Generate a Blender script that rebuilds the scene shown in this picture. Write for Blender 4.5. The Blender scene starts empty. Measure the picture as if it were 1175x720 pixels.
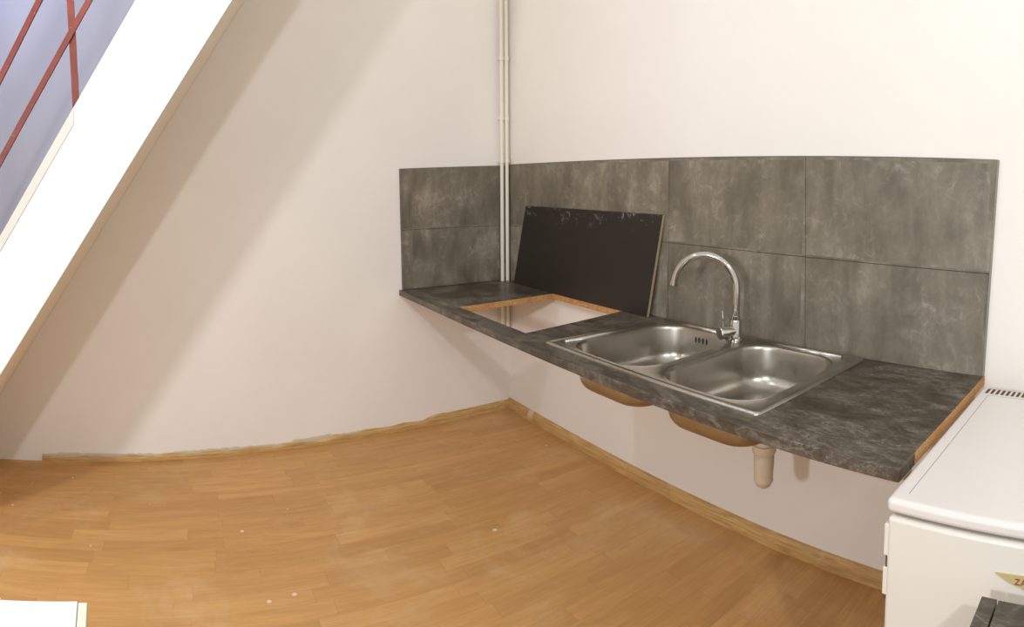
import bpy, bmesh, math, random
from mathutils import Vector, Matrix
random.seed(7)
S = bpy.context.scene
C = S.collection
PI = math.pi

# ------------------------------------------------------------------ helpers
def link(o, parent=None):
    C.objects.link(o)
    if parent: o.parent = parent
    return o
def obj(name, bm, mat, parent=None, smooth=False, recalc=True):
    if recalc: bmesh.ops.recalc_face_normals(bm, faces=bm.faces)
    me = bpy.data.meshes.new(name); bm.to_mesh(me); bm.free()
    for m in (mat if isinstance(mat, (list, tuple)) else [mat]): me.materials.append(m)
    if smooth:
        for p in me.polygons: p.use_smooth = True
    return link(bpy.data.objects.new(name, me), parent)
def tag(o, label=None, cat=None, group=None, kind=None):
    if label: o['label'] = label
    if cat: o['category'] = cat
    if group: o['group'] = group
    if kind: o['kind'] = kind
    return o
def thing(name, label, cat, loc=(0, 0, 0), group=None):
    o = bpy.data.objects.new(name, None); o.empty_display_size = .05
    C.objects.link(o); o.location = loc
    return tag(o, label, cat, group)
def put(o, t):                     # child mesh built in world coordinates, thing sits at its base
    o.data.transform(Matrix.Translation(-t.location)); return o
def bevel(o, w=.003, seg=3, ang=40):
    m = o.modifiers.new('bevel', 'BEVEL'); m.width = w; m.segments = seg; m.limit_method = 'ANGLE'; m.angle_limit = math.radians(ang)
    for p in o.data.polygons: p.use_smooth = True
    m.harden_normals = True
    return o
def box(bm, a, b, mi=0, M=None):
    x0, y0, z0 = a; x1, y1, z1 = b
    vs = [bm.verts.new(v) for v in ((x0,y0,z0),(x1,y0,z0),(x1,y1,z0),(x0,y1,z0),(x0,y0,z1),(x1,y0,z1),(x1,y1,z1),(x0,y1,z1))]
    if M:
        for v in vs: v.co = M @ v.co
    for f in ((0,3,2,1),(4,5,6,7),(0,1,5,4),(1,2,6,5),(2,3,7,6),(3,0,4,7)):
        bm.faces.new([vs[i] for i in f]).material_index = mi
    return vs
def hexa(bm, p, mi=0):             # 8 points: bottom 4, top 4
    vs = [bm.verts.new(v) for v in p]
    for f in ((0,3,2,1),(4,5,6,7),(0,1,5,4),(1,2,6,5),(2,3,7,6),(3,0,4,7)):
        bm.faces.new([vs[i] for i in f]).material_index = mi
def prism(bm, pts, d):             # polygon pts extruded by vector d
    d = Vector(d); n = len(pts)
    a = [bm.verts.new(p) for p in pts]; b = [bm.verts.new(Vector(p) + d) for p in pts]
    bm.faces.new(a); bm.faces.new(b[::-1])
    for i in range(n): bm.faces.new((a[i], a[(i+1) % n], b[(i+1) % n], b[i]))
def tube(bm, path, r, seg=16, caps=True):
    path = [Vector(p) for p in path]; rs = r if isinstance(r, (list, tuple)) else [r] * len(path)
    rings = []; up = None
    for i, p in enumerate(path):
        d = (path[min(i+1, len(path)-1)] - path[max(i-1, 0)]).normalized()
        if up is None:
            up = Vector((0, 0, 1)) if abs(d.z) < .9 else Vector((1, 0, 0))
        s = d.cross(up).normalized(); up = s.cross(d).normalized()
        rings.append([bm.verts.new(p + (s * math.cos(2*PI*k/seg) + up * math.sin(2*PI*k/seg)) * rs[i]) for k in range(seg)])
    for a, b in zip(rings, rings[1:]):
        for k in range(seg): bm.faces.new((a[k], a[(k+1) % seg], b[(k+1) % seg], b[k]))
    if caps: bm.faces.new(rings[0][::-1]); bm.faces.new(rings[-1])
def rrect(x0, y0, x1, y1, r, n=8):
    out = []
    for cx, cy, a0 in ((x1-r, y1-r, 0), (x0+r, y1-r, PI/2), (x0+r, y0+r, PI), (x1-r, y0+r, 3*PI/2)):
        for k in range(n + 1):
            a = a0 + PI/2*k/n; out.append((cx + r*math.cos(a), cy + r*math.sin(a)))
    return out
def loft(bm, loops, closed_end=False):
    L = [[bm.verts.new(p) for p in lp] for lp in loops]
    for a, b in zip(L, L[1:]):
        n = len(a)
        for k in range(n): bm.faces.new((a[k], a[(k+1) % n], b[(k+1) % n], b[k]))
    if closed_end: bm.faces.new(L[-1])
    return L

# ------------------------------------------------------------------ materials
def srgb(r, g, b):
    f = lambda c: (c/255/12.92) if c/255 <= .04045 else ((c/255 + .055)/1.055)**2.4
    return (f(r), f(g), f(b), 1)
class N:
    def __init__(s, name, rough=.5, metal=0, spec=.5):
        s.m = bpy.data.materials.new(name); s.m.use_nodes = True
        s.t = s.m.node_tree; s.b = s.t.nodes['Principled BSDF']
        s.b.inputs['Roughness'].default_value = rough; s.b.inputs['Metallic'].default_value = metal
        s.b.inputs['Specular IOR Level'].default_value = spec
        s.tc = s.t.nodes.new('ShaderNodeTexCoord')
    def n(s, ty, ins=None, **kw):
        nd = s.t.nodes.new(ty)
        for k, v in kw.items(): setattr(nd, k, v)
        for k, v in (ins or {}).items(): s.set(nd.inputs[k], v)
        return nd
    def set(s, inp, v):
        if isinstance(v, bpy.types.NodeSocket): s.t.links.new(v, inp)
        else: inp.default_value = v
    def map(s, scale=(1, 1, 1), rot=(0, 0, 0), loc=(0, 0, 0)):
        return s.n('ShaderNodeMapping', {'Vector': s.tc.outputs['Object'], 'Scale': scale, 'Rotation': rot, 'Location': loc}).outputs[0]
    def noise(s, vec, scale, detail=4, rough=.55, dist=0):
        return s.n('ShaderNodeTexNoise', {'Vector': vec, 'Scale': scale, 'Detail': detail, 'Roughness': rough, 'Distortion': dist}).outputs[0]
    def ramp(s, fac, stops):
        r = s.n('ShaderNodeValToRGB', {'Fac': fac}); e = r.color_ramp.elements
        while len(e) < len(stops): e.new(.5)
        for el, (p, c) in zip(e, stops): el.position = p; el.color = c if len(c) == 4 else (*c, 1)
        return r.outputs[0]
    def rampf(s, fac, a, b, lo=0., hi=1.):
        return s.n('ShaderNodeMapRange', {'Value': fac, 'From Min': a, 'From Max': b, 'To Min': lo, 'To Max': hi}).outputs[0]
    def mix(s, f, a, b, mode='MIX'):
        nd = s.n('ShaderNodeMix', data_type='RGBA', blend_type=mode)
        s.set(nd.inputs[0], f); s.set(nd.inputs[6], a); s.set(nd.inputs[7], b); return nd.outputs[2]
    def math(s, op, a, b=0., c=0.):
        nd = s.n('ShaderNodeMath', operation=op); s.set(nd.inputs[0], a); s.set(nd.inputs[1], b); s.set(nd.inputs[2], c); return nd.outputs[0]
    def col(s, c): s.set(s.b.inputs['Base Color'], c); return s
    def rough(s, c): s.set(s.b.inputs['Roughness'], c); return s
    def bump(s, h, st=.2, d=.002):
        s.set(s.b.inputs['Normal'], s.n('ShaderNodeBump', {'Height': h, 'Strength': st, 'Distance': d}).outputs[0]); return s
def simple(name, c, rough=.5, metal=0, var=.06, sc=20, bump=.05):
    w = N(name, rough, metal); nz = w.noise(w.map(), sc)
    d = tuple(x*(1-var) for x in c[:3]) + (1,)
    w.col(w.mix(nz, d, c)); w.bump(nz, bump, .001); return w.m

def paint(name, c, var=.05):
    w = N(name, .8, 0, .25); v = w.map()
    a = w.noise(v, 1.6, 5, .6); b = w.noise(v, 90, 3, .6); d = w.noise(v, 9, 4, .6)
    base = w.mix(w.rampf(a, .3, .7), tuple(x*(1-var) for x in c[:3]) + (1,), c)
    w.col(base); w.bump(w.math('ADD', w.math('MULTIPLY', d, .8), w.math('MULTIPLY', b, .25)), .25, .003)
    return w.m
M_wall = paint('wall_paint', srgb(238, 232, 224))
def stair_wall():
    m = paint('wall_paint_stair_shade', srgb(238, 232, 224)); t = m.node_tree; b = t.nodes['Principled BSDF']
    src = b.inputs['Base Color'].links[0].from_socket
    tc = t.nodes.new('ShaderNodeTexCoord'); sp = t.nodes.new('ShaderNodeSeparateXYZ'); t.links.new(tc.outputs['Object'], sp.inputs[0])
    # dim stairwell light put into the colour, lilac grey above the stair line (z > 1.98 - 1.448 * (distance along wall - 1.506))
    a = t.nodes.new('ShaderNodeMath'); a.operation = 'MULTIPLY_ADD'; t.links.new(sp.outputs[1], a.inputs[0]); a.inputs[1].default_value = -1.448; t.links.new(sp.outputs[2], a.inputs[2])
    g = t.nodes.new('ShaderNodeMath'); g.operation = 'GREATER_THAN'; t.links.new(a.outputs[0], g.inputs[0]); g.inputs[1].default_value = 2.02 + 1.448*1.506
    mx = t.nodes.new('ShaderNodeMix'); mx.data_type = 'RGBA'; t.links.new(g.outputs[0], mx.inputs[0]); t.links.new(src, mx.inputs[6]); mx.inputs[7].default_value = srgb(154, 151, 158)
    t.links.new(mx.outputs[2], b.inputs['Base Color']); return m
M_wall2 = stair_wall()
M_white = paint('stringer_paint', srgb(240, 238, 232), .02)
M_cap = simple('cap_paint', srgb(205, 200, 190), .6)
M_soffit = paint('soffit_paint', srgb(240, 230, 214), .03)
M_bare = simple('bare_plaster', srgb(205, 190, 164), .9, var=.2, sc=30, bump=.4)

def floor_mat():
    w = N('laminate_floor', .38, 0, .4)
    sep = w.n('ShaderNodeSeparateXYZ', {0: w.tc.outputs['Object']})
    x, y = sep.outputs[0], sep.outputs[1]
    W, L = .066, .42
    row = w.math('FLOOR', w.math('DIVIDE', x, W))
    r1 = w.n('ShaderNodeTexWhiteNoise', {'W': row}, noise_dimensions='1D').outputs[0]
    yy = w.math('ADD', w.math('DIVIDE', y, L), w.math('MULTIPLY', r1, 7.3))
    blk = w.math('FLOOR', yy)
    cmb = w.n('ShaderNodeCombineXYZ', {0: row, 1: blk})
    r2 = w.n('ShaderNodeTexWhiteNoise', {'Vector': cmb.outputs[0]}, noise_dimensions='2D').outputs[0]
    off = w.n('ShaderNodeCombineXYZ', {0: w.math('MULTIPLY', r2, 9.), 1: w.math('MULTIPLY', r2, 31.)})
    gv = w.n('ShaderNodeVectorMath', {0: w.map((16, 1.6, 1)), 1: off.outputs[0]}, operation='ADD').outputs[0]
    g = w.noise(gv, 2.2, 6, .62, .6)
    fine = w.noise(w.map((220, 9, 1)), 1, 3, .6)
    big = w.noise(w.map(), 1.1, 3)
    c = w.ramp(r2, [(0, srgb(194, 144, 84)), (.3, srgb(202, 152, 90)), (.7, srgb(208, 157, 94)), (1, srgb(214, 164, 100))])
    c = w.mix(w.rampf(g, .35, .75, 0, .45), c, srgb(150, 103, 56))
    c = w.mix(w.rampf(fine, .3, .7, 0, .22), c, srgb(128, 86, 46))
    c = w.mix(w.rampf(big, .35, .7, 0, .3), c, srgb(196, 152, 100))
    # thin seams
    fx = w.math('FRACT', w.math('DIVIDE', x, W)); fy = w.math('FRACT', yy)
    sx = w.math('LESS_THAN', w.math('ABSOLUTE', w.math('SUBTRACT', fx, .5)), .488)
    sy = w.math('LESS_THAN', w.math('ABSOLUTE', w.math('SUBTRACT', fy, .5)), .4965)
    seam = w.math('SUBTRACT', 1., w.math('MULTIPLY', sx, sy))
    c = w.mix(w.math('MULTIPLY', seam, .16), c, srgb(105, 68, 36))
    # pale plaster dust and paint specks
    dust = w.noise(w.map(), 2.3, 7, .72, .4)
    c = w.mix(w.rampf(dust, .52, .78, 0, .5), c, srgb(218, 188, 148))
    vo = w.n('ShaderNodeTexVoronoi', {'Vector': w.map(), 'Scale': 11., 'Randomness': 1.})
    sz = w.math('MULTIPLY', w.n('ShaderNodeSeparateColor', {0: vo.outputs['Color']}).outputs[0], .11)
    gate = w.math('GREATER_THAN', w.n('ShaderNodeSeparateColor', {0: vo.outputs['Color']}).outputs[1], .45)
    sp = w.math('MULTIPLY', w.math('LESS_THAN', vo.outputs['Distance'], sz), gate)
    c = w.mix(w.math('MULTIPLY', sp, .75), c, srgb(226, 214, 198))
    w.col(c); w.rough(w.rampf(dust, .3, .7, .34, .6))
    w.bump(w.math('ADD', w.math('MULTIPLY', seam, -.6), w.math('MULTIPLY', fine, .12)), .2, .001)
    return w.m
M_floor = floor_mat()

def tile_mat():
    w = N('concrete_look_tile', .42, 0, .4)
    g = w.tc.outputs['Object']
    sep = w.n('ShaderNodeSeparateXYZ', {0: g})
    u = w.math('SUBTRACT', sep.outputs[0], sep.outputs[1])
    iu = w.math('FLOOR', w.math('DIVIDE', u, .6)); iz = w.math('FLOOR', w.math('DIVIDE', w.math('SUBTRACT', sep.outputs[2], .711), .302))
    rn = w.n('ShaderNodeTexWhiteNoise', {'Vector': w.n('ShaderNodeCombineXYZ', {0: iu, 1: iz}).outputs[0]}, noise_dimensions='2D').outputs[1]
    off = w.n('ShaderNodeVectorMath', {0: rn, 1: (13, 13, 13)}, operation='MULTIPLY').outputs[0]
    v = w.n('ShaderNodeVectorMath', {0: g, 1: off}, operation='ADD').outputs[0]
    vs = w.n('ShaderNodeMapping', {'Vector': v, 'Scale': (1, 1, .28)}).outputs[0]
    a = w.noise(v, 4.2, 8, .6, .5); st = w.noise(vs, 11, 7, .62, .6); f = w.noise(v, 60, 6, .7)
    k = w.math('ADD', w.math('MULTIPLY', a, .5), w.math('MULTIPLY', st, .5))
    c = w.ramp(k, [(.34, srgb(92, 84, 70)), (.46, srgb(112, 104, 89)), (.56, srgb(130, 121, 105)), (.68, srgb(164, 154, 138))])
    c = w.mix(w.rampf(f, .35, .65, 0, .22), c, srgb(84, 78, 70))
    cl = w.noise(v, 20, 8, .75, 1.2)
    c = w.mix(w.math('MULTIPLY', w.rampf(cl, .52, .72, 0, .6), w.rampf(a, .4, .6)), c, srgb(178, 170, 158))
    w.col(c); w.rough(w.rampf(f, .3, .7, .36, .52)); w.bump(f, .06, .001)
    return w.m
M_tile = tile_mat()
M_grout = simple('grout', srgb(98, 91, 82), .9)
M_tiletrim = simple('tile_cut_edge', srgb(150, 143, 132), .8, var=.25, sc=60)

def slate_mat():
    w = N('slate_laminate', .36, 0, .45); v = w.map()
    a = w.noise(w.map((1, 1.6, 1)), 5, 9, .66, 1.0)
    b = w.noise(w.map((1.5, 4, 3), (0, 0, .5)), 9, 9, .7, 1.6)
    k = w.math('ADD', w.math('MULTIPLY', a, .55), w.math('MULTIPLY', b, .45))
    c = w.ramp(k, [(.36, srgb(48, 41, 34)), (.48, srgb(72, 63, 52)), (.57, srgb(94, 85, 72)), (.7, srgb(138, 127, 112))])
    # pale crazed veins
    r = w.math('ABSOLUTE', w.math('SUBTRACT', w.noise(w.map((1, 2.2, 2), (0, 0, -.4)), 7, 9, .72, 2.2), .5))
    c = w.mix(w.math('MULTIPLY', w.rampf(r, .0, .018, .55, 0), w.rampf(a, .42, .6)), c, srgb(172, 166, 156))
    w.col(c); w.rough(w.rampf(a, .3, .7, .3, .46)); w.bump(b, .05, .001)
    return w.m
M_slate = slate_mat()
def chip_mat():
    w = N('raw_chipboard_edge', .85, 0, .2); a = w.noise(w.map((1, 1, 2)), 130, 5, .7); b = w.noise(w.map(), 12, 4)
    c = w.ramp(a, [(.3, srgb(140, 98, 58)), (.5, srgb(188, 142, 92)), (.7, srgb(218, 178, 130))])
    c = w.mix(w.rampf(b, .45, .7, 0, .5), c, srgb(170, 112, 58)); w.col(c); w.bump(a, .6, .002); return w.m
M_chip = chip_mat()
def wood_trim():
    w = N('pine_look_skirting', .5, 0, .35); a = w.noise(w.map((3, 3, 40)), 3, 6, .6, .5); b = w.noise(w.map(), 7, 5)
    c = w.ramp(a, [(.3, srgb(168, 128, 76)), (.55, srgb(196, 158, 102)), (.75, srgb(214, 180, 128))])
    c = w.mix(w.rampf(b, .62, .72, 0, .6), c, srgb(222, 210, 188)); w.col(c); return w.m
M_trim = wood_trim()
M_black = None
def black_board():
    w = N('black_laminate', .55, 0, .35); a = w.noise(w.map(), 5, 5, .6); f = w.noise(w.map(), 70, 4, .7)
    sp = w.noise(w.map(), 26, 6, .8, .8)
    sep = w.n('ShaderNodeSeparateXYZ', {0: w.tc.outputs['Object']})
    top = w.rampf(sep.outputs[2], .32, .40)
    c = w.mix(a, srgb(34, 29, 24), srgb(50, 43, 36))
    c = w.mix(w.math('MULTIPLY', w.rampf(sp, .58, .62, 0, .9), top), c, srgb(150, 140, 126))
    w.col(c); w.rough(w.rampf(a, .3, .7, .45, .62)); return w.m
M_black = black_board()
M_boardedge = simple('pale_board_edge', srgb(186, 160, 122), .85, var=.25, sc=80, bump=.4)
def steel_mat(name, rough=.28, c=srgb(186, 180, 170)):
    w = N(name, rough, 1); f = w.noise(w.map((2, 260, 260)), 1, 3, .6); a = w.noise(w.map(), 9, 5, .6)
    w.col(w.mix(w.rampf(a, .3, .7), tuple(x*.84 for x in c[:3]) + (1,), c)); w.rough(w.rampf(a, .3, .7, rough - .05, rough + .1))
    w.bump(f, .05, .0005); return w.m
M_steel = steel_mat('brushed_steel', .3)
M_steel2 = steel_mat('satin_bowl_steel', .3, srgb(184, 177, 166))
M_chrome = simple('chrome', srgb(205, 200, 192), .1, 1, var=.03, bump=0)
M_dark = simple('dark_slot', srgb(28, 24, 20), .8)
M_brown = simple('brown_vent_recess', srgb(92, 66, 44), .8)
M_pipe = simple('pipe_paint', srgb(232, 224, 208), .45, var=.05)
M_plastic = simple('ivory_plastic', srgb(214, 196, 170), .5, var=.1, sc=12)
M_fridge = simple('fridge_enamel', srgb(222, 216, 204), .35, var=.02, sc=4, bump=.02)
M_fridge_lid = simple('fridge_lid_laminate', srgb(222, 215, 208), .45, var=.03, sc=6, bump=.02)
M_line = simple('grey_seam', srgb(150, 148, 144), .7)
M_badge = simple('badge_gold', srgb(206, 188, 132), .4, .2, var=.1)
M_red = simple('badge_lettering', srgb(150, 52, 40), .5)
def rail_mat():
    w = N('red_oxide_paint', .5, 0, .4); a = w.noise(w.map(), 14, 6, .7); s2 = w.noise(w.map(), 38, 5, .8)
    c = w.mix(w.rampf(a, .3, .7), srgb(98, 36, 24), srgb(124, 52, 36))
    c = w.mix(w.rampf(s2, .66, .7, 0, .8), c, srgb(206, 180, 156)); w.col(c); return w.m
M_rail = rail_mat()
M_cab = simple('white_cabinet_board', srgb(214, 213, 212), .4, var=.02, sc=4, bump=.02)
M_cabedge = simple('cream_cabinet_edge', srgb(222, 214, 190), .5, var=.03)
M_tread = simple('stair_tread_wood', srgb(150, 110, 76), .6, var=.2)

# ------------------------------------------------------------------ room frame
H = .7111; ANG = .0399; sa, ca = math.sin(ANG), math.cos(ANG)
def WA(s, o, z): return Vector((sa*s + ca*o, -ca*s + sa*o, z))   # along the left wall from the corner, off it, height

bm = bmesh.new(); box(bm, (-.4, -4.2, -.06), (4.2, .1, 0)); tag(obj('floor', bm, M_floor), kind='structure')
bm = bmesh.new()
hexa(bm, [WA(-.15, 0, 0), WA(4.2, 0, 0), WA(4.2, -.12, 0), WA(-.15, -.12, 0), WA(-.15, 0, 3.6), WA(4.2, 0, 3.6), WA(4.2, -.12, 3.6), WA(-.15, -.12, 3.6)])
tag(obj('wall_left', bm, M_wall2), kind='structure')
bm = bmesh.new(); box(bm, (0, 0, 0), (4.2, .12, 3.6)); tag(obj('wall_right', bm, M_wall), kind='structure')
# skirting strips
bm = bmesh.new()
prof = [(0, 0), (-.013, 0), (-.013, .03), (-.006, .052), (0, .055)]
prism(bm, [(0.0, y, z) for y, z in prof], (2.405, 0, 0)); tag(obj('baseboard_right', bm, M_trim), kind='structure')
bm = bmesh.new()
L = [WA(.0, 0, 0) + Vector((0, 0, 0))]
n = 46; rnd = random.Random(3)
rows = []
for i in range(n + 1):
    s = .012 + (2.37 - .012) * i / n
    h = (.046 if s < .5 else .034 if s < 1 else .026) + (.004 * math.sin(i*1.7) if s > .4 else 0)
    rows.append([bm.verts.new(WA(s, o, z)) for o, z in ((0, 0), (.013, 0), (.013, h*.6), (.006, h*.95), (0, h))])
for a, b in zip(rows, rows[1:]):
    for k in range(5): bm.faces.new((a[k], a[(k+1) % 5], b[(k+1) % 5], b[k]))
bm.faces.new(rows[0]); bm.faces.new(rows[-1][::-1])
tag(obj('baseboard_left', bm, M_trim), kind='structure')
# ragged bare plaster bead above the left skirting
bm = bmesh.new(); prev = None
for i in range(121):
    s = .35 + 2.02 * i / 120
    h = .031 + .004*math.sin(s*9) + rnd.uniform(-.002, .003) + (.010 if 1.0 < s < 1.2 else 0) + (.005 if 1.85 < s < 2.3 else 0)
    cur = [bm.verts.new(WA(s, 0, .018)), bm.verts.new(WA(s, .007, .018)), bm.verts.new(WA(s, .004, h*.85)), bm.verts.new(WA(s, 0, h))]
    if prev:
        for k in range(4): bm.faces.new((prev[k], prev[(k+1) % 4], cur[(k+1) % 4], cur[k]))
    else: bm.faces.new(cur)
    prev = cur
bm.faces.new(prev[::-1]); tag(obj('trim_1', bm, M_bare), kind='structure')

# ------------------------------------------------------------------ splashbacks
def panel(bm, P, t0, t1, mi):      # P: four corners (function of thickness)
    hexa(bm, [P[0](t0), P[1](t0), P[1](t1), P[0](t1), P[3](t0), P[2](t0), P[2](t1), P[3](t1)], mi)
def splash(name, label, cols, at, ztop, zmid, zbot):
    bm = bmesh.new(); g = .0007
    for i in range(len(cols) - 1):
        for zf0, zf1 in ((zbot, zmid), (zmid, ztop)):
            a, b = cols[i], cols[i+1]
            ga = 0 if i == 0 else g; gb = 0 if i == len(cols) - 2 else g
            P = []
            for (cx, zf, dz) in ((a, zf0, g), (b, zf0, g), (b, zf1, -g), (a, zf1, -g)):
                dd = ga if cx is a else -gb
                zz = zf(cx[0]) + (dz if zf is zmid else 0)
                x = cx[0] + (cx[1] - cx[0]) * (ztop(cx[0]) - zz) / (ztop(cx[0]) - zbot(cx[0])) + dd
                P.append((lambda t, x=x, zz=zz: at(x, t, zz)))
            panel(bm, P, .004, .0105, 0)
    o = obj(name, bm, M_tile); bevel(o, .0008, 1)
    tag(o, label, 'splashback'); o['label'] = label
    bm = bmesh.new()
    c0, c1 = cols[0], cols[-1]
    P = [(lambda t, c=c, zf=zf, w=w: at(c[w], t, zf(c[0]) + e)) for c, zf, w, e in ((c0, zbot, 1, 0), (c1, zbot, 1, 0), (c1, ztop, 0, .0012), (c0, ztop, 0, .0012))]
    panel(bm, P, .0005, .0045, 0); obj('grout_bed', bm, M_grout, o)
    return o, bm
atB = lambda x, t, z: Vector((x, -t, z))
atA = lambda s, t, z: WA(s, t, z)
o, _ = splash('tile_splashback', 'long run of grey concrete look wall tiles behind the sink and faucet',
    [(.0105, .0105), (1.196, 1.2), (1.792, 1.812), (2.406, 2.394)], atB,
    lambda x: 1.326 - .003*math.sin(x/2.4*PI), lambda x: 1.0053, lambda x: H)
bm = bmesh.new()
hexa(bm, [(2.3945, 0, H), (2.3985, 0, H), (2.3985, -.0105, H), (2.3945, -.0105, H), (2.4065, 0, 1.326), (2.4105, 0, 1.326), (2.4105, -.0105, 1.326), (2.4065, -.0105, 1.326)])
obj('edge_trim', bm, M_tiletrim, o)
splash('tile_splashback', 'short run of grey concrete look wall tiles on the left wall beside the corner pipes',
    [(.012, .012), (.628, .625)], atA, lambda s: 1.322 - .018*(s/.63), lambda s: 1.0053, lambda s: H + .002)

# ------------------------------------------------------------------ worktop (one slab with two real cut-outs)
T = .027
def worktop():
    bm = bmesh.new()
    xs = [0, .545, 1.052, 1.215, 2.005, 2.400]; ys = [-.640, -.555, -.062, -.055 - .001, -.0]
    ys = [-.640, -.558, -.050, 0]
    def X(x, y):
        if x == 0: return .0399 * (-y)
        if x == .545: return .545 + (-.01 if y < -.3 else -.055)
        if x == 1.052: return 1.052 + (0 if y < -.3 else -.075)
        return x
    def solid(i, j):
        if not (0 <= i < 5 and 0 <= j < 3): return False
        return not (j == 1 and i in (1, 3))
    top = {}; bot = {}
    for i, x in enumerate(xs):
        for j, y in enumerate(ys):
            top[i, j] = bm.verts.new((X(x, y), y, H)); bot[i, j] = bm.verts.new((X(x, y), y, H - T))
    for i in range(5):
        for j in range(3):
            if not solid(i, j): continue
            q = [(i, j), (i+1, j), (i+1, j+1), (i, j+1)]
            bm.faces.new([top[k] for k in q]).material_index = 0
            bm.faces.new([bot[k] for k in q][::-1]).material_index = 2
            for (di, dj), a, b in (((0, -1), q[0], q[1]), ((1, 0), q[1], q[2]), ((0, 1), q[2], q[3]), ((-1, 0), q[3], q[0])):
                if not solid(i+di, j+dj):
                    outer = (j == 0 and dj == -1)
                    end = (i == 4 and di == 1)
                    f = bm.faces.new((bot[a], bot[b], top[b], top[a])); f.material_index = 0 if (outer or (end and j == 0)) else 1
    return bm
wt = obj('worktop', worktop(), [M_slate, M_chip, M_chip])
bevel(wt, .0018, 2)
tag(wt, 'dark slate look kitchen worktop with an open square cut-out and a built-in sink', 'worktop')

# batten and bracket under the worktop, both pale painted
bm = bmesh.new(); box(bm, (.90, -.575, H-T-.018), (1.28, -.555, H-T))
obj('support_batten', bm, M_pipe, wt)['label'] = 'thin pale batten'
bm = bmesh.new(); box(bm, (2.26, -.600, H-T-.024), (2.396, -.560, H-T))
bk = obj('support_block', bm, M_plastic, wt); bevel(bk, .002); bk['label'] = 'pale wooden block'

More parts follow.
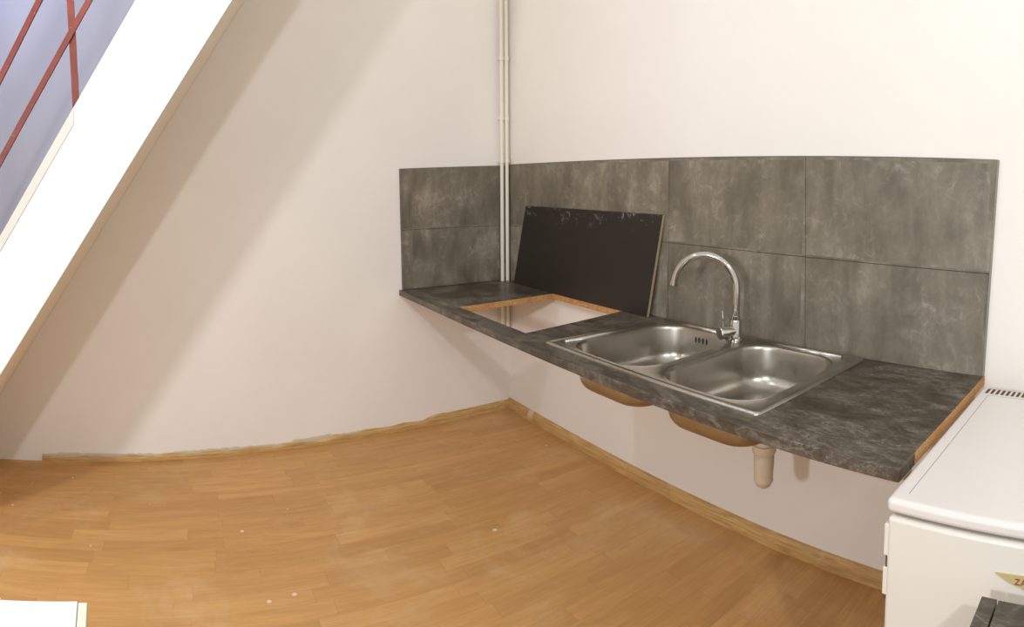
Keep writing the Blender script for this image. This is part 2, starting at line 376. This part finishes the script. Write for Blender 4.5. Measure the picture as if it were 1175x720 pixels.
# ------------------------------------------------------------------ sink
def sink():
    x0, x1, y0, y1 = 1.195, 2.032, -.577, -.021
    t = thing('double_bowl_sink', 'stainless steel double bowl sink let into the slate worktop', 'sink', (1.61, -.3, H))
    zt = H + .0065; zd = H + .0035
    b1 = (1.262, -.548, 1.607, -.074, .105); b2 = (1.652, -.548, 1.990, -.074, .105)
    # shape of the bowls: the back inner corners are cut for the tap ledge
    def loop(b, ins, z, r=None, n=8):
        bx0, by0, bx1, by1, br = b; rr = max(br - ins, .02) if r is None else r
        return [Vector((x, y, z)) for x, y in rrect(bx0+ins, by0+ins, bx1-ins, by1-ins, rr, n)]
    bm = bmesh.new()
    R = lambda ins, z, r: [Vector((x, y, z)) for x, y in rrect(x0+ins, y0+ins, x1-ins, y1-ins, r, 8)]
    L = loft(bm, [R(0, H+.0004, .012), R(.0012, H+.004, .011), R(.004, zt, .010), R(.009, zt, .008), R(.012, zd+.0005, .008), R(.020, zd, .008)])
    inner = L[-1]; edges = []
    def ring_edges(vs): return [bm.edges.get((vs[i], vs[(i+1) % len(vs)])) or bm.edges.new((vs[i], vs[(i+1) % len(vs)])) for i in range(len(vs))]
    edges += ring_edges(inner)
    holes = []
    for b in (b1, b2):
        hv = [bm.verts.new(p) for p in loop(b, -.006, zd)]
        edges += ring_edges(hv); holes.append(hv)
    bmesh.ops.triangle_fill(bm, use_beauty=True, edges=edges)
    for b, hv in zip((b1, b2), holes):        # small raised lip round each bowl
        l1 = [bm.verts.new(p) for p in loop(b, -.003, zd+.0022)]; l2 = [bm.verts.new(p) for p in loop(b, 0, zd+.0008)]
        for A, B in ((hv, l1), (l1, l2)):
            for k in range(len(A)): bm.faces.new((A[k], A[(k+1) % len(A)], B[(k+1) % len(B)], B[k]))
    d = obj('deck', bm, M_steel, t)
    put(d, t)
    d.data.polygons.foreach_set('use_smooth', [True]*len(d.data.polygons))
    m = d.modifiers.new('edge', 'EDGE_SPLIT'); m.split_angle = math.radians(50)
    # embossed ribs on the deck: along the back ledge and the left margin
    bm = bmesh.new()
    for path in ([(1.225, -.047, zd), (1.54, -.047, zd)], [(1.655, -.047, zd), (1.965, -.047, zd)]):
        tube(bm, path, .008, 12)
    rb = obj('back_rib', bm, M_steel, t, smooth=True); put(rb, t)
    bm = bmesh.new(); tube(bm, [(1.232, -.52, zd - .003), (1.232, -.11, zd - .003)], .008, 12)
    rb = obj('side_rib', bm, M_steel, t, smooth=True); put(rb, t)
    depth = .135
    for b in (b1, b2):
        bm = bmesh.new(); z0 = zd + .0008
        rb_ = .045; ls = [loop(b, 0, z0), loop(b, .0025, z0-.004), loop(b, .0045, z0-.012), loop(b, .009, z0-depth+rb_)]
        for k in range(1, 9):
            a = PI/2*k/8; ls.append(loop(b, .009 + rb_*(1-math.cos(a)), z0-depth+rb_-rb_*math.sin(a)))
        cx, cy = (b[0]+b[2])/2, (b[1]+b[3])/2
        nn = len(ls[0]); last = ls[-1]
        for fct in (.6, .3):
            ls.append([Vector((cx + (p.x-cx)*fct, cy + (p.y-cy)*fct, p.z - .003*(1-fct))) for p in last])
        r = .052
        def circ(r, z):
            out = []
            for p in last:
                a = math.atan2(p.y-cy, p.x-cx); out.append(Vector((cx + r*math.cos(a), cy + r*math.sin(a), z)))
            return out
        zb = z0 - depth
        ls += [circ(.055, zb-.003), circ(.050, zb-.006), circ(.044, zb-.012)]
        loft(bm, ls, True)
        bw = obj('bowl', bm, M_steel2, t, smooth=True, recalc=True); put(bw, t)
        s_ = bw.modifiers.new('sheet', 'SOLIDIFY'); s_.thickness = .0012; s_.offset = 0
        # strainer
        bm = bmesh.new()
        rings = [[Vector((cx + r_*math.cos(2*PI*k/32), cy + r_*math.sin(2*PI*k/32), z_)) for k in range(32)] for r_, z_ in ((.047, zb-.009), (.045, zb-.0045), (.036, zb-.004), (.030, zb-.0085), (.012, zb-.0085), (.010, zb-.005), (.001, zb-.004))]
        loft(bm, rings, True)
        dr = obj('strainer', bm, M_chrome, bw, smooth=True)
        dr.data.transform(Matrix.Translation(-t.location))
        bm = bmesh.new()
        for k in range(8):
            a = 2*PI*k/8; bmesh.ops.create_circle(bm, cap_ends=True, radius=.0032, segments=10, matrix=Matrix.Translation((cx + .021*math.cos(a), cy + .021*math.sin(a), zb-.0078)))
        dh = obj('strainer_holes', bm, M_dark, bw, recalc=False); dh.data.transform(Matrix.Translation(-t.location))
    # overflow in the back wall of the left bowl
    bm = bmesh.new()
    for k in range(4):
        xx = 1.407 + k*.0165
        if k == 1: xx -= .002
        vs = [(xx + .0035*math.cos(2*PI*q/12)*(1 if True else 1), -.0795 - .0012, .681 + .011*math.sin(2*PI*q/12)) for q in range(12)]
        prism(bm, vs, (0, -.0006, 0))
    ov = obj('overflow_slots', bm, M_dark, t); put(ov, t)
    bm = bmesh.new(); tube(bm, [(1.4315, -.079, .681), (1.4315, -.0815, .681)], .0065, 20); tube(bm, [(1.4315, -.0815, .681), (1.4315, -.0828, .681)], .003, 12)
    ov = obj('overflow_screw', bm, M_chrome, t, smooth=False); put(ov, t)
    # pair of short clips showing at the front right corner and back right corner
    return t
sk = sink()

# trap under the right bowl
t = sk
bm = bmesh.new()
def lathe(bm, prof, c, seg=28):
    rings = [[Vector((c[0] + r*math.cos(2*PI*k/seg), c[1] + r*math.sin(2*PI*k/seg), z)) for k in range(seg)] for r, z in prof]
    L = loft(bm, rings, True); bm.faces.new(L[0][::-1])
c = (1.862, -.30)
lathe(bm, [(.026, .560), (.026, .520), (.028, .515), (.028, .500)], c); trap = put(obj('drain_trap', bm, M_plastic, t, smooth=True), t); trap['label'] = 'ivory plastic drain trap'
bm = bmesh.new(); lathe(bm, [(.029, .507), (.034, .505), (.034, .488), (.031, .482)], c); o = put(obj('union_nut', bm, M_plastic, trap), t); bevel(o, .001, 2)
bm = bmesh.new(); lathe(bm, [(.029, .486), (.029, .45), (.027, .42), (.0265, .408), (.028, .405), (.0265, .40), (.020, .388), (.010, .381), (.001, .379)], c); put(obj('trap_cup', bm, M_plastic, trap, smooth=True), t)

# ------------------------------------------------------------------ faucet
fx, fy = 1.596, -.098; zf = H + .0035
t = thing('kitchen_faucet', 'chrome single lever faucet with a tall curved spout on the sink ledge', 'faucet', (fx, fy, zf))
bm = bmesh.new(); lathe(bm, [(.024, zf), (.024, zf+.004), (.021, zf+.007), (.0200, zf+.012), (.0200, zf+.068), (.0185, zf+.072), (.0145, zf+.0725)], (fx, fy), 32)
o = put(obj('body', bm, M_chrome, t, smooth=True), t); o.modifiers.new('edge', 'EDGE_SPLIT').split_angle = math.radians(35)
bm = bmesh.new(); lathe(bm, [(.0125, zf+.071), (.0145, zf+.073), (.0145, zf+.084), (.0125, zf+.086)], (fx, fy), 32)
o = put(obj('swivel_collar', bm, M_chrome, t, smooth=True), t); o.modifiers.new('edge', 'EDGE_SPLIT').split_angle = math.radians(35)
dv = Vector((-.90, -.436, 0)).normalized(); R_ = .108; cz = .888
base = Vector((fx, fy, 0))
path = [base + Vector((0, 0, z)) for z in (zf+.08, .82, .85, .87)]
for k in range(0, 27):
    a = PI * .965 * k/26; path.append(base + dv*(R_ - R_*math.cos(a)) + Vector((0, 0, cz + R_*math.sin(a))))
rs = [.0122]*len(path)
bm = bmesh.new(); tube(bm, path, rs, 20); sp = put(obj('spout', bm, M_chrome, t, smooth=True), t); sp.modifiers.new('edge', 'EDGE_SPLIT').split_angle = math.radians(50)
bm = bmesh.new(); e = path[-1]; d_ = (path[-1]-path[-2]).normalized(); tube(bm, [e - d_*.002, e + d_*.012], .0132, 20)
o = obj('aerator', bm, M_chrome, sp, smooth=False); o.data.transform(Matrix.Translation(-t.location)); 
hd = Vector((-.36, -.90, -.06)).normalized(); hc = Vector((fx, fy, zf+.036))
bm = bmesh.new(); tube(bm, [hc + hd*.005, hc + hd*.030], .0180, 28); tube(bm, [hc + hd*.031, hc + hd*.060, hc + hd*.062], [.0222, .0222, .0205], 28)
o = put(obj('lever_cartridge', bm, M_chrome, t, smooth=True), t); o.modifiers.new('edge', 'EDGE_SPLIT').split_angle = math.radians(35)
bm = bmesh.new(); q = hc + hd*.046; tube(bm, [q + Vector((0, 0, .015)), q + Vector((-.003, -.004, .072))], [.0028, .0022], 10)
put(obj('lever_pin', bm, M_chrome, t, smooth=True), t)
bm = bmesh.new(); tube(bm, [Vector((fx+.012, fy-.030, zf)), Vector((fx+.012, fy-.030, zf+.014))], .005, 12)
put(obj('pop_up_knob', bm, M_chrome, t), t)

# ------------------------------------------------------------------ black board leaning on the tiles
t = thing('leaning_board', 'black laminated board with a raw edge leaning against the tiles', 'board', (.64, -.045, H))
def bq(x, y, z): return Vector((x, y, z))
bl, br, tl, tr = bq(.137, -.052, H), bq(1.125, -.052, H), bq(.212, -.0245, H+.401), bq(1.178, -.0245, H+.398)
back = Vector((0, .0130, .001))
bm = bmesh.new(); hexa(bm, [bl, br, br + back, bl + back, tl, tr, tr + back, tl + back])
bm.faces.ensure_lookup_table()
for f in bm.faces:
    cc = f.calc_center_median(); n = f.normal
# right end and top faces show raw chipboard
bmesh.ops.recalc_face_normals(bm, faces=bm.faces)
for f in bm.faces:
    if f.normal.x > .8: f.material_index = 1
o = put(obj('panel', bm, [M_black, M_boardedge], t, recalc=False), t)

# ------------------------------------------------------------------ corner pipes
grp = 'white pipes running down the wall corner'
for i, (s, o_, lab) in enumerate(((.060, .022, 'white painted pipe in the wall corner, the left one of the pair'), (.031, .026, 'white painted pipe in the wall corner, the right one of the pair'))):
    p0 = WA(s, o_ + .011, 3.5); p1 = WA(s, o_ + .011, .45)
    t = thing('wall_pipe', lab, 'pipe', p1, grp)
    bm = bmesh.new(); zs = [3.5, 2.4, 1.33, 1.31, .46, .44, .43]
    if i == 0:
        pth = [WA(s, .033, z) for z in zs[:5]] + [WA(s, .030, .445), WA(s, .020, .432), WA(s, 0, .43)]
    else:
        pth = [WA(s, .037, z) for z in zs[:5]] + [WA(s, .034, .445), WA(s, .022, .432), WA(s, 0, .43)]
    tube(bm, pth, .0098, 16); put(obj('pipe_run', bm, M_pipe, t, smooth=True), t)
    for z in (2.45, 1.872, 1.565, 1.343):
        bm = bmesh.new(); q = WA(s, .033 + .004*i, z)
        tube(bm, [q - Vector((0, 0, .009)), q + Vector((0, 0, .009))], .0138, 16)
        tube(bm, [q, WA(s, .0, z)], .005, 8)
        put(obj('pipe_clip', bm, M_pipe, t), t)

# ------------------------------------------------------------------ small refrigerator
x0, x1, yf, yb = 2.411, 2.961, -.725, -.070; zt = .699
t = thing('small_refrigerator', 'low white refrigerator with a rear vent grille right of the worktop', 'refrigerator', (2.69, -.4, 0))
bm = bmesh.new(); box(bm, (x0+.006, yf+.055, .03), (x1-.006, yb-.01, zt-.029)); o = put(obj('cabinet_body', bm, M_fridge, t), t); bevel(o, .006)
bm = bmesh.new(); box(bm, (x0+.003, yf+.002, .04), (x1-.003, yf+.050, zt-.033)); door = put(obj('door', bm, M_fridge, t), t); bevel(door, .008, 4)
bm = bmesh.new(); box(bm, (x0, yf, zt-.026), (x1, yb, zt)); lid = put(obj('top_panel', bm, M_fridge_lid, t), t); bevel(lid, .010, 5)
bm = bmesh.new()
box(bm, (x0+.030, yf+.030, zt+.0001), (x0+.0312, yb-.056, zt+.0004)); box(bm, (x0+.030, yb-.057, zt+.0001), (x1-.030, yb-.056, zt+.0004)); box(bm, (x1-.0312, yf+.030, zt+.0001), (x1-.030, yb-.056, zt+.0004))
o = obj('inset_seam', bm, M_line, lid); o.data.transform(Matrix.Translation(-t.location))
bm = bmesh.new()
for k in range(36):
    xx = x0 + .022 + k*.0140
    M_ = Matrix.Translation((xx, yb-.017, zt+.0006))
    pts = [M_ @ Vector(p) for p in ((-.0038, -.026, 0), (.0038, -.026, 0), (.0048, .010, 0), (-.0028, .010, 0))]
    prism(bm, pts, (0, 0, .0004))
o = obj('vent_slots', bm, M_brown, lid); o.data.transform(Matrix.Translation(-t.location))
bm = bmesh.new(); box(bm, (x0-.003, yf+.004, .593), (x0+.006, yf+.030, .650)); o = put(obj('hinge_cover', bm, M_fridge, t), t); bevel(o, .002)
bm = bmesh.new(); box(bm, (x0-.003, yf+.004, .522), (x0+.006, yf+.030, .572)); o = put(obj('hinge_cover', bm, M_fridge, t), t); bevel(o, .002)
bm = bmesh.new(); box(bm, (x0+.001, yf+.006, .515), (x0+.005, yf+.036, .645)); put(obj('door_grip_recess', bm, M_brown, t), t)
for xx in (x0+.05, x1-.05):
    for yy in (yf+.1, yb-.06):
        bm = bmesh.new(); tube(bm, [(xx, yy, 0), (xx, yy, .032)], .018, 16); put(obj('foot', bm, M_dark, t), t)
# leaf shaped badge with its red lettering
bm = bmesh.new(); xl, xr, zc = 2.608, 2.760, .6140
up = []; lo = []
for k in range(13):
    f = k/12; xx = xl + (xr-xl)*f
    up.append((xx, yf-.001+.0025, zc - .003*f + .0035*math.sin(PI*f))); lo.append((xx, yf-.001+.0025, zc - .003*f - .0215*math.sin(PI*min(1, f*1.02))**.9 if 0 < f < 1 else zc - .003*f))
prism(bm, [Vector(p) for p in lo] + [Vector(p) for p in up[::-1][1:-1]], (0, -.0022, 0))
o = obj('badge', bm, M_badge, door); o.data.transform(Matrix.Translation(-t.location))
cu = bpy.data.curves.new('badge_lettering', 'FONT'); cu.body = 'ZANUSSI'; cu.size = .0145; cu.extrude = .0004; cu.space_character = 1.1
tmp = bpy.data.objects.new('tmp', cu); C.objects.link(tmp); dg = bpy.context.evaluated_depsgraph_get()
me = bpy.data.meshes.new_from_object(tmp.evaluated_get(dg)); bpy.data.objects.remove(tmp)
me.materials.clear(); me.materials.append(M_red)
me.transform(Matrix.Translation((2.641, yf-.0012, .6005)) @ Matrix.Rotation(math.radians(90), 4, 'X'))
me.transform(Matrix.Translation(-t.location)); link(bpy.data.objects.new('badge_lettering', me), door)

# ------------------------------------------------------------------ low cabinet with dark slab, bottom right
t = thing('low_cabinet', 'low cabinet with a dark slate slab top in front of the refrigerator', 'cabinet', (2.86, -1.0, 0))
bm = bmesh.new(); box(bm, (2.612, -1.16, 0), (3.10, -.78, .566)); o = put(obj('carcass', bm, M_cab, t), t); bevel(o, .002)
bm = bmesh.new(); box(bm, (2.590, -1.20, .5665), (3.13, -.776, .5805)); o = put(obj('under_board', bm, [M_cabedge], t), t); bevel(o, .001)
bm = bmesh.new(); box(bm, (2.5975, -1.21, .581), (2.6225, -.768, .600)); o = put(obj('edge_strip', bm, M_slate, t), t); bevel(o, .0012)
bm = bmesh.new(); box(bm, (2.6250, -1.21, .581), (3.13, -.770, .6005)); o = put(obj('slab_top', bm, M_slate, t), t); bevel(o, .0012)

# ------------------------------------------------------------------ white cabinet, bottom left
t = thing('white_cabinet', 'white cabinet with a plain top in the bottom left foreground', 'cabinet', (1.905, -1.853, 0)); t.rotation_euler.z = math.radians(7)
zc = .60
bm = bmesh.new(); box(bm, (1.915, -2.42, .0), (2.45, -1.875, zc-.018)); o = put(obj('carcass', bm, M_cab, t), t); bevel(o, .002)
bm = bmesh.new(); box(bm, (1.905, -2.43, zc-.0175), (2.46, -1.853, zc)); o = put(obj('top_board', bm, M_cab, t), t); bevel(o, .0015)
bm = bmesh.new(); box(bm, (1.908, -1.852, .05), (2.455, -1.838, zc-.0005)); o = put(obj('door', bm, M_cabedge, t), t); bevel(o, .0015)
bm = bmesh.new(); box(bm, (1.93, -1.875, .05), (2.44, -1.852, zc-.03)); put(obj('door_rail', bm, M_cab, t), t)

# ------------------------------------------------------------------ staircase
def zb(s): return 1.837 - 1.448*(s - 1.506)
def ztp(s): return 1.847 - 1.497*(s - 1.816)
t = thing('staircase', 'steep white staircase rising along the left wall', 'staircase', WA(2.6, .4, 0))
s_bot = 1.506 + 1.837/1.448; s_top_low = 1.816 + 1.847/1.497
sT = .55
OW = .75
prof = [(s_bot, 0), (sT, zb(sT)), (sT, ztp(sT)), (s_top_low, 0)]
bm = bmesh.new(); a = [WA(s, OW, z) for s, z in prof]; prism(bm, a, -(WA(0, 1, 0) - WA(0, 0, 0))*.045)
o = put(obj('stringer', bm, M_white, t), t); bevel(o, .002)
# cap strip along the lower top edge, from the railing post down
s0_, s1_ = 2.035, s_top_low - .02
bm = bmesh.new(); prism(bm, [WA(s, OW + .004, z) for s, z in ((s0_, ztp(s0_) - .0), (s1_, ztp(s1_)), (s1_, ztp(s1_) - .040), (s0_, ztp(s0_) - .052))], -(WA(0, 1, 0) - WA(0, 0, 0))*.053)
o = put(obj('stringer_cap', bm, M_cap, t), t); bevel(o, .002)
bm = bmesh.new(); g = .004
prism(bm, [WA(s, OW-.046, z) for s, z in ((s_bot, .0), (sT, zb(sT)), (sT, zb(sT)+.035), (s_bot+.024, 0))], -(WA(0, 1, 0) - WA(0, 0, 0))*(OW-.046-.002))
put(obj('soffit_board', bm, M_soffit, t), t)
k = 0
z = .20
while True:
    s_ = s_top_low - .10 - z/1.47
    if z > 3.2 or s_ < sT + .1: break
    bm = bmesh.new(); p0, p1 = s_ - .075, s_ + .09
    hexa(bm, [WA(p0, .002, z-.03), WA(p1, .002, z-.03), WA(p1, OW-.047, z-.03), WA(p0, OW-.047, z-.03), WA(p0, .002, z), WA(p1, .002, z), WA(p1, OW-.047, z), WA(p0, OW-.047, z)])
    put(obj('tread', bm, M_tread, t), t); z += .215
# railing
t = thing('stair_railing', 'red oxide painted steel railing on top of the stair stringer', 'railing', WA(1.99, OW-.02, ztp(1.99)))
def flat_bar(bm, P, Q, w, th):     # square bar between two points in the railing plane
    P, Q = Vector(P), Vector(Q); d = (Q-P).normalized(); nn = (WA(0, 1, 0)-WA(0, 0, 0)); u = d.cross(nn).normalized()
    hexa(bm, [P + u*w + nn*th, P - u*w + nn*th, P - u*w - nn*th, P + u*w - nn*th, Q + u*w + nn*th, Q - u*w + nn*th, Q - u*w - nn*th, Q + u*w - nn*th])
ro = OW - .012
for s in (2.027, 1.15, 2.86):
    bm = bmesh.new(); zz = ztp(s) if s < s_top_low else 0
    flat_bar(bm, WA(s, ro, zz - .01 if zz > 0 else 0), WA(s, ro, ztp(s) + .80), .011, .007); put(obj('post', bm, M_rail, t), t)
r2 = (WA(1.964, ro, 1.858), WA(2.291, ro, 1.363)); r1 = (WA(2.126, ro, 1.875), WA(2.257, ro, 1.664))
for (P, Q), nm in ((r2, 'lower_rail'), (r1, 'middle_rail')):
    P, Q = Vector(P), Vector(Q); d = Q - P
    k0 = (3.2 - P.z)/d.z; k1 = (.62 - P.z)/d.z if nm == 'lower_rail' else (.85 - P.z)/d.z
    nn = (WA(0, 1, 0)-WA(0, 0, 0))*.012
    bm = bmesh.new(); flat_bar(bm, P + d*k0 + nn, P + d*k1 + nn, .0095, .006); put(obj(nm, bm, M_rail, t), t)

# ------------------------------------------------------------------ light
def lamp(loc, e, size, c, kind='POINT', rot=None, **kw):
    l = bpy.data.lights.new('room_lamp', kind); l.energy = e; l.color = c
    if kind == 'AREA':
        l.shape = 'RECTANGLE'; l.size, l.size_y = size
    else: l.shadow_soft_size = size
    for k_, v_ in kw.items(): setattr(l, k_, v_)
    o = bpy.data.objects.new('room_lamp', l); C.objects.link(o); o.location = loc
    if rot: o.rotation_euler = rot
    return o
warm = (.97, 1, 1.05)
lamp((3.9, -2.15, 2.2), 86, .06, warm)
lamp((2.5, -1.25, 2.57), 3, .05, warm)
lamp((3.9, -3.3, 2.5), 16, .08, warm)
lamp((1.12, -1.80, 2.25), 20, .03, warm)
lamp((2.4, -3.2, 1.5), 88, .08, warm)
# cool daylight coming down the stair well on to the wall above the stairs
lamp((.70, -2.75, 2.75), 14, (.5, .9), (.30, .46, 1), 'AREA', (0, math.radians(78), 0))
w = bpy.data.worlds.new('room_air'); S.world = w; w.use_nodes = True
nt = w.node_tree; bg = nt.nodes['Background']
tc = nt.nodes.new('ShaderNodeTexCoord'); sx = nt.nodes.new('ShaderNodeSeparateXYZ'); rp = nt.nodes.new('ShaderNodeValToRGB')
mr = nt.nodes.new('ShaderNodeMapRange'); mr.inputs['From Min'].default_value = -1; mr.inputs['From Max'].default_value = 1
nt.links.new(tc.outputs['Generated'], sx.inputs[0]); nt.links.new(sx.outputs[2], mr.inputs[0]); nt.links.new(mr.outputs[0], rp.inputs[0]); nt.links.new(rp.outputs[0], bg.inputs[0])
e = rp.color_ramp.elements; e[0].position = .15; e[0].color = (.56, .49, .41, 1); e[1].position = .5; e[1].color = (.88, .89, .87, 1)
bg.inputs[1].default_value = .86

# ------------------------------------------------------------------ camera: a cylindrical phone panorama
F = 696.3; V0 = 263.87
cam = bpy.data.cameras.new('camera'); co = bpy.data.objects.new('camera', cam); C.objects.link(co); S.camera = co
cam.type = 'PANO'; cam.panorama_type = 'CENTRAL_CYLINDRICAL'
cam.central_cylindrical_radius = 1.0
cam.central_cylindrical_range_u_min = -587.5/F; cam.central_cylindrical_range_u_max = 587.5/F
cam.central_cylindrical_range_v_min = (V0 - 720)/F; cam.central_cylindrical_range_v_max = V0/F
cam.clip_start = .02
yaw, pit, rol = 1.0289, -.077, .0054
Mr = Matrix.Rotation(yaw, 3, 'Z') @ Matrix.Rotation(pit, 3, 'X') @ Matrix.Rotation(rol, 3, 'Y')
X_, Y_, Z_ = Mr.col[0].copy(), Mr.col[1].copy(), Mr.col[2].copy()
R4 = Matrix((X_, Z_, -Y_)).transposed().to_4x4()
co.matrix_world = Matrix.Translation((2.7991, -1.6628, 1.2291)) @ R4
S.view_settings.view_transform = 'Standard'; S.view_settings.look = 'None'; S.view_settings.gamma = 1
S.view_settings.use_curve_mapping = False; S.view_settings.exposure = 0.04
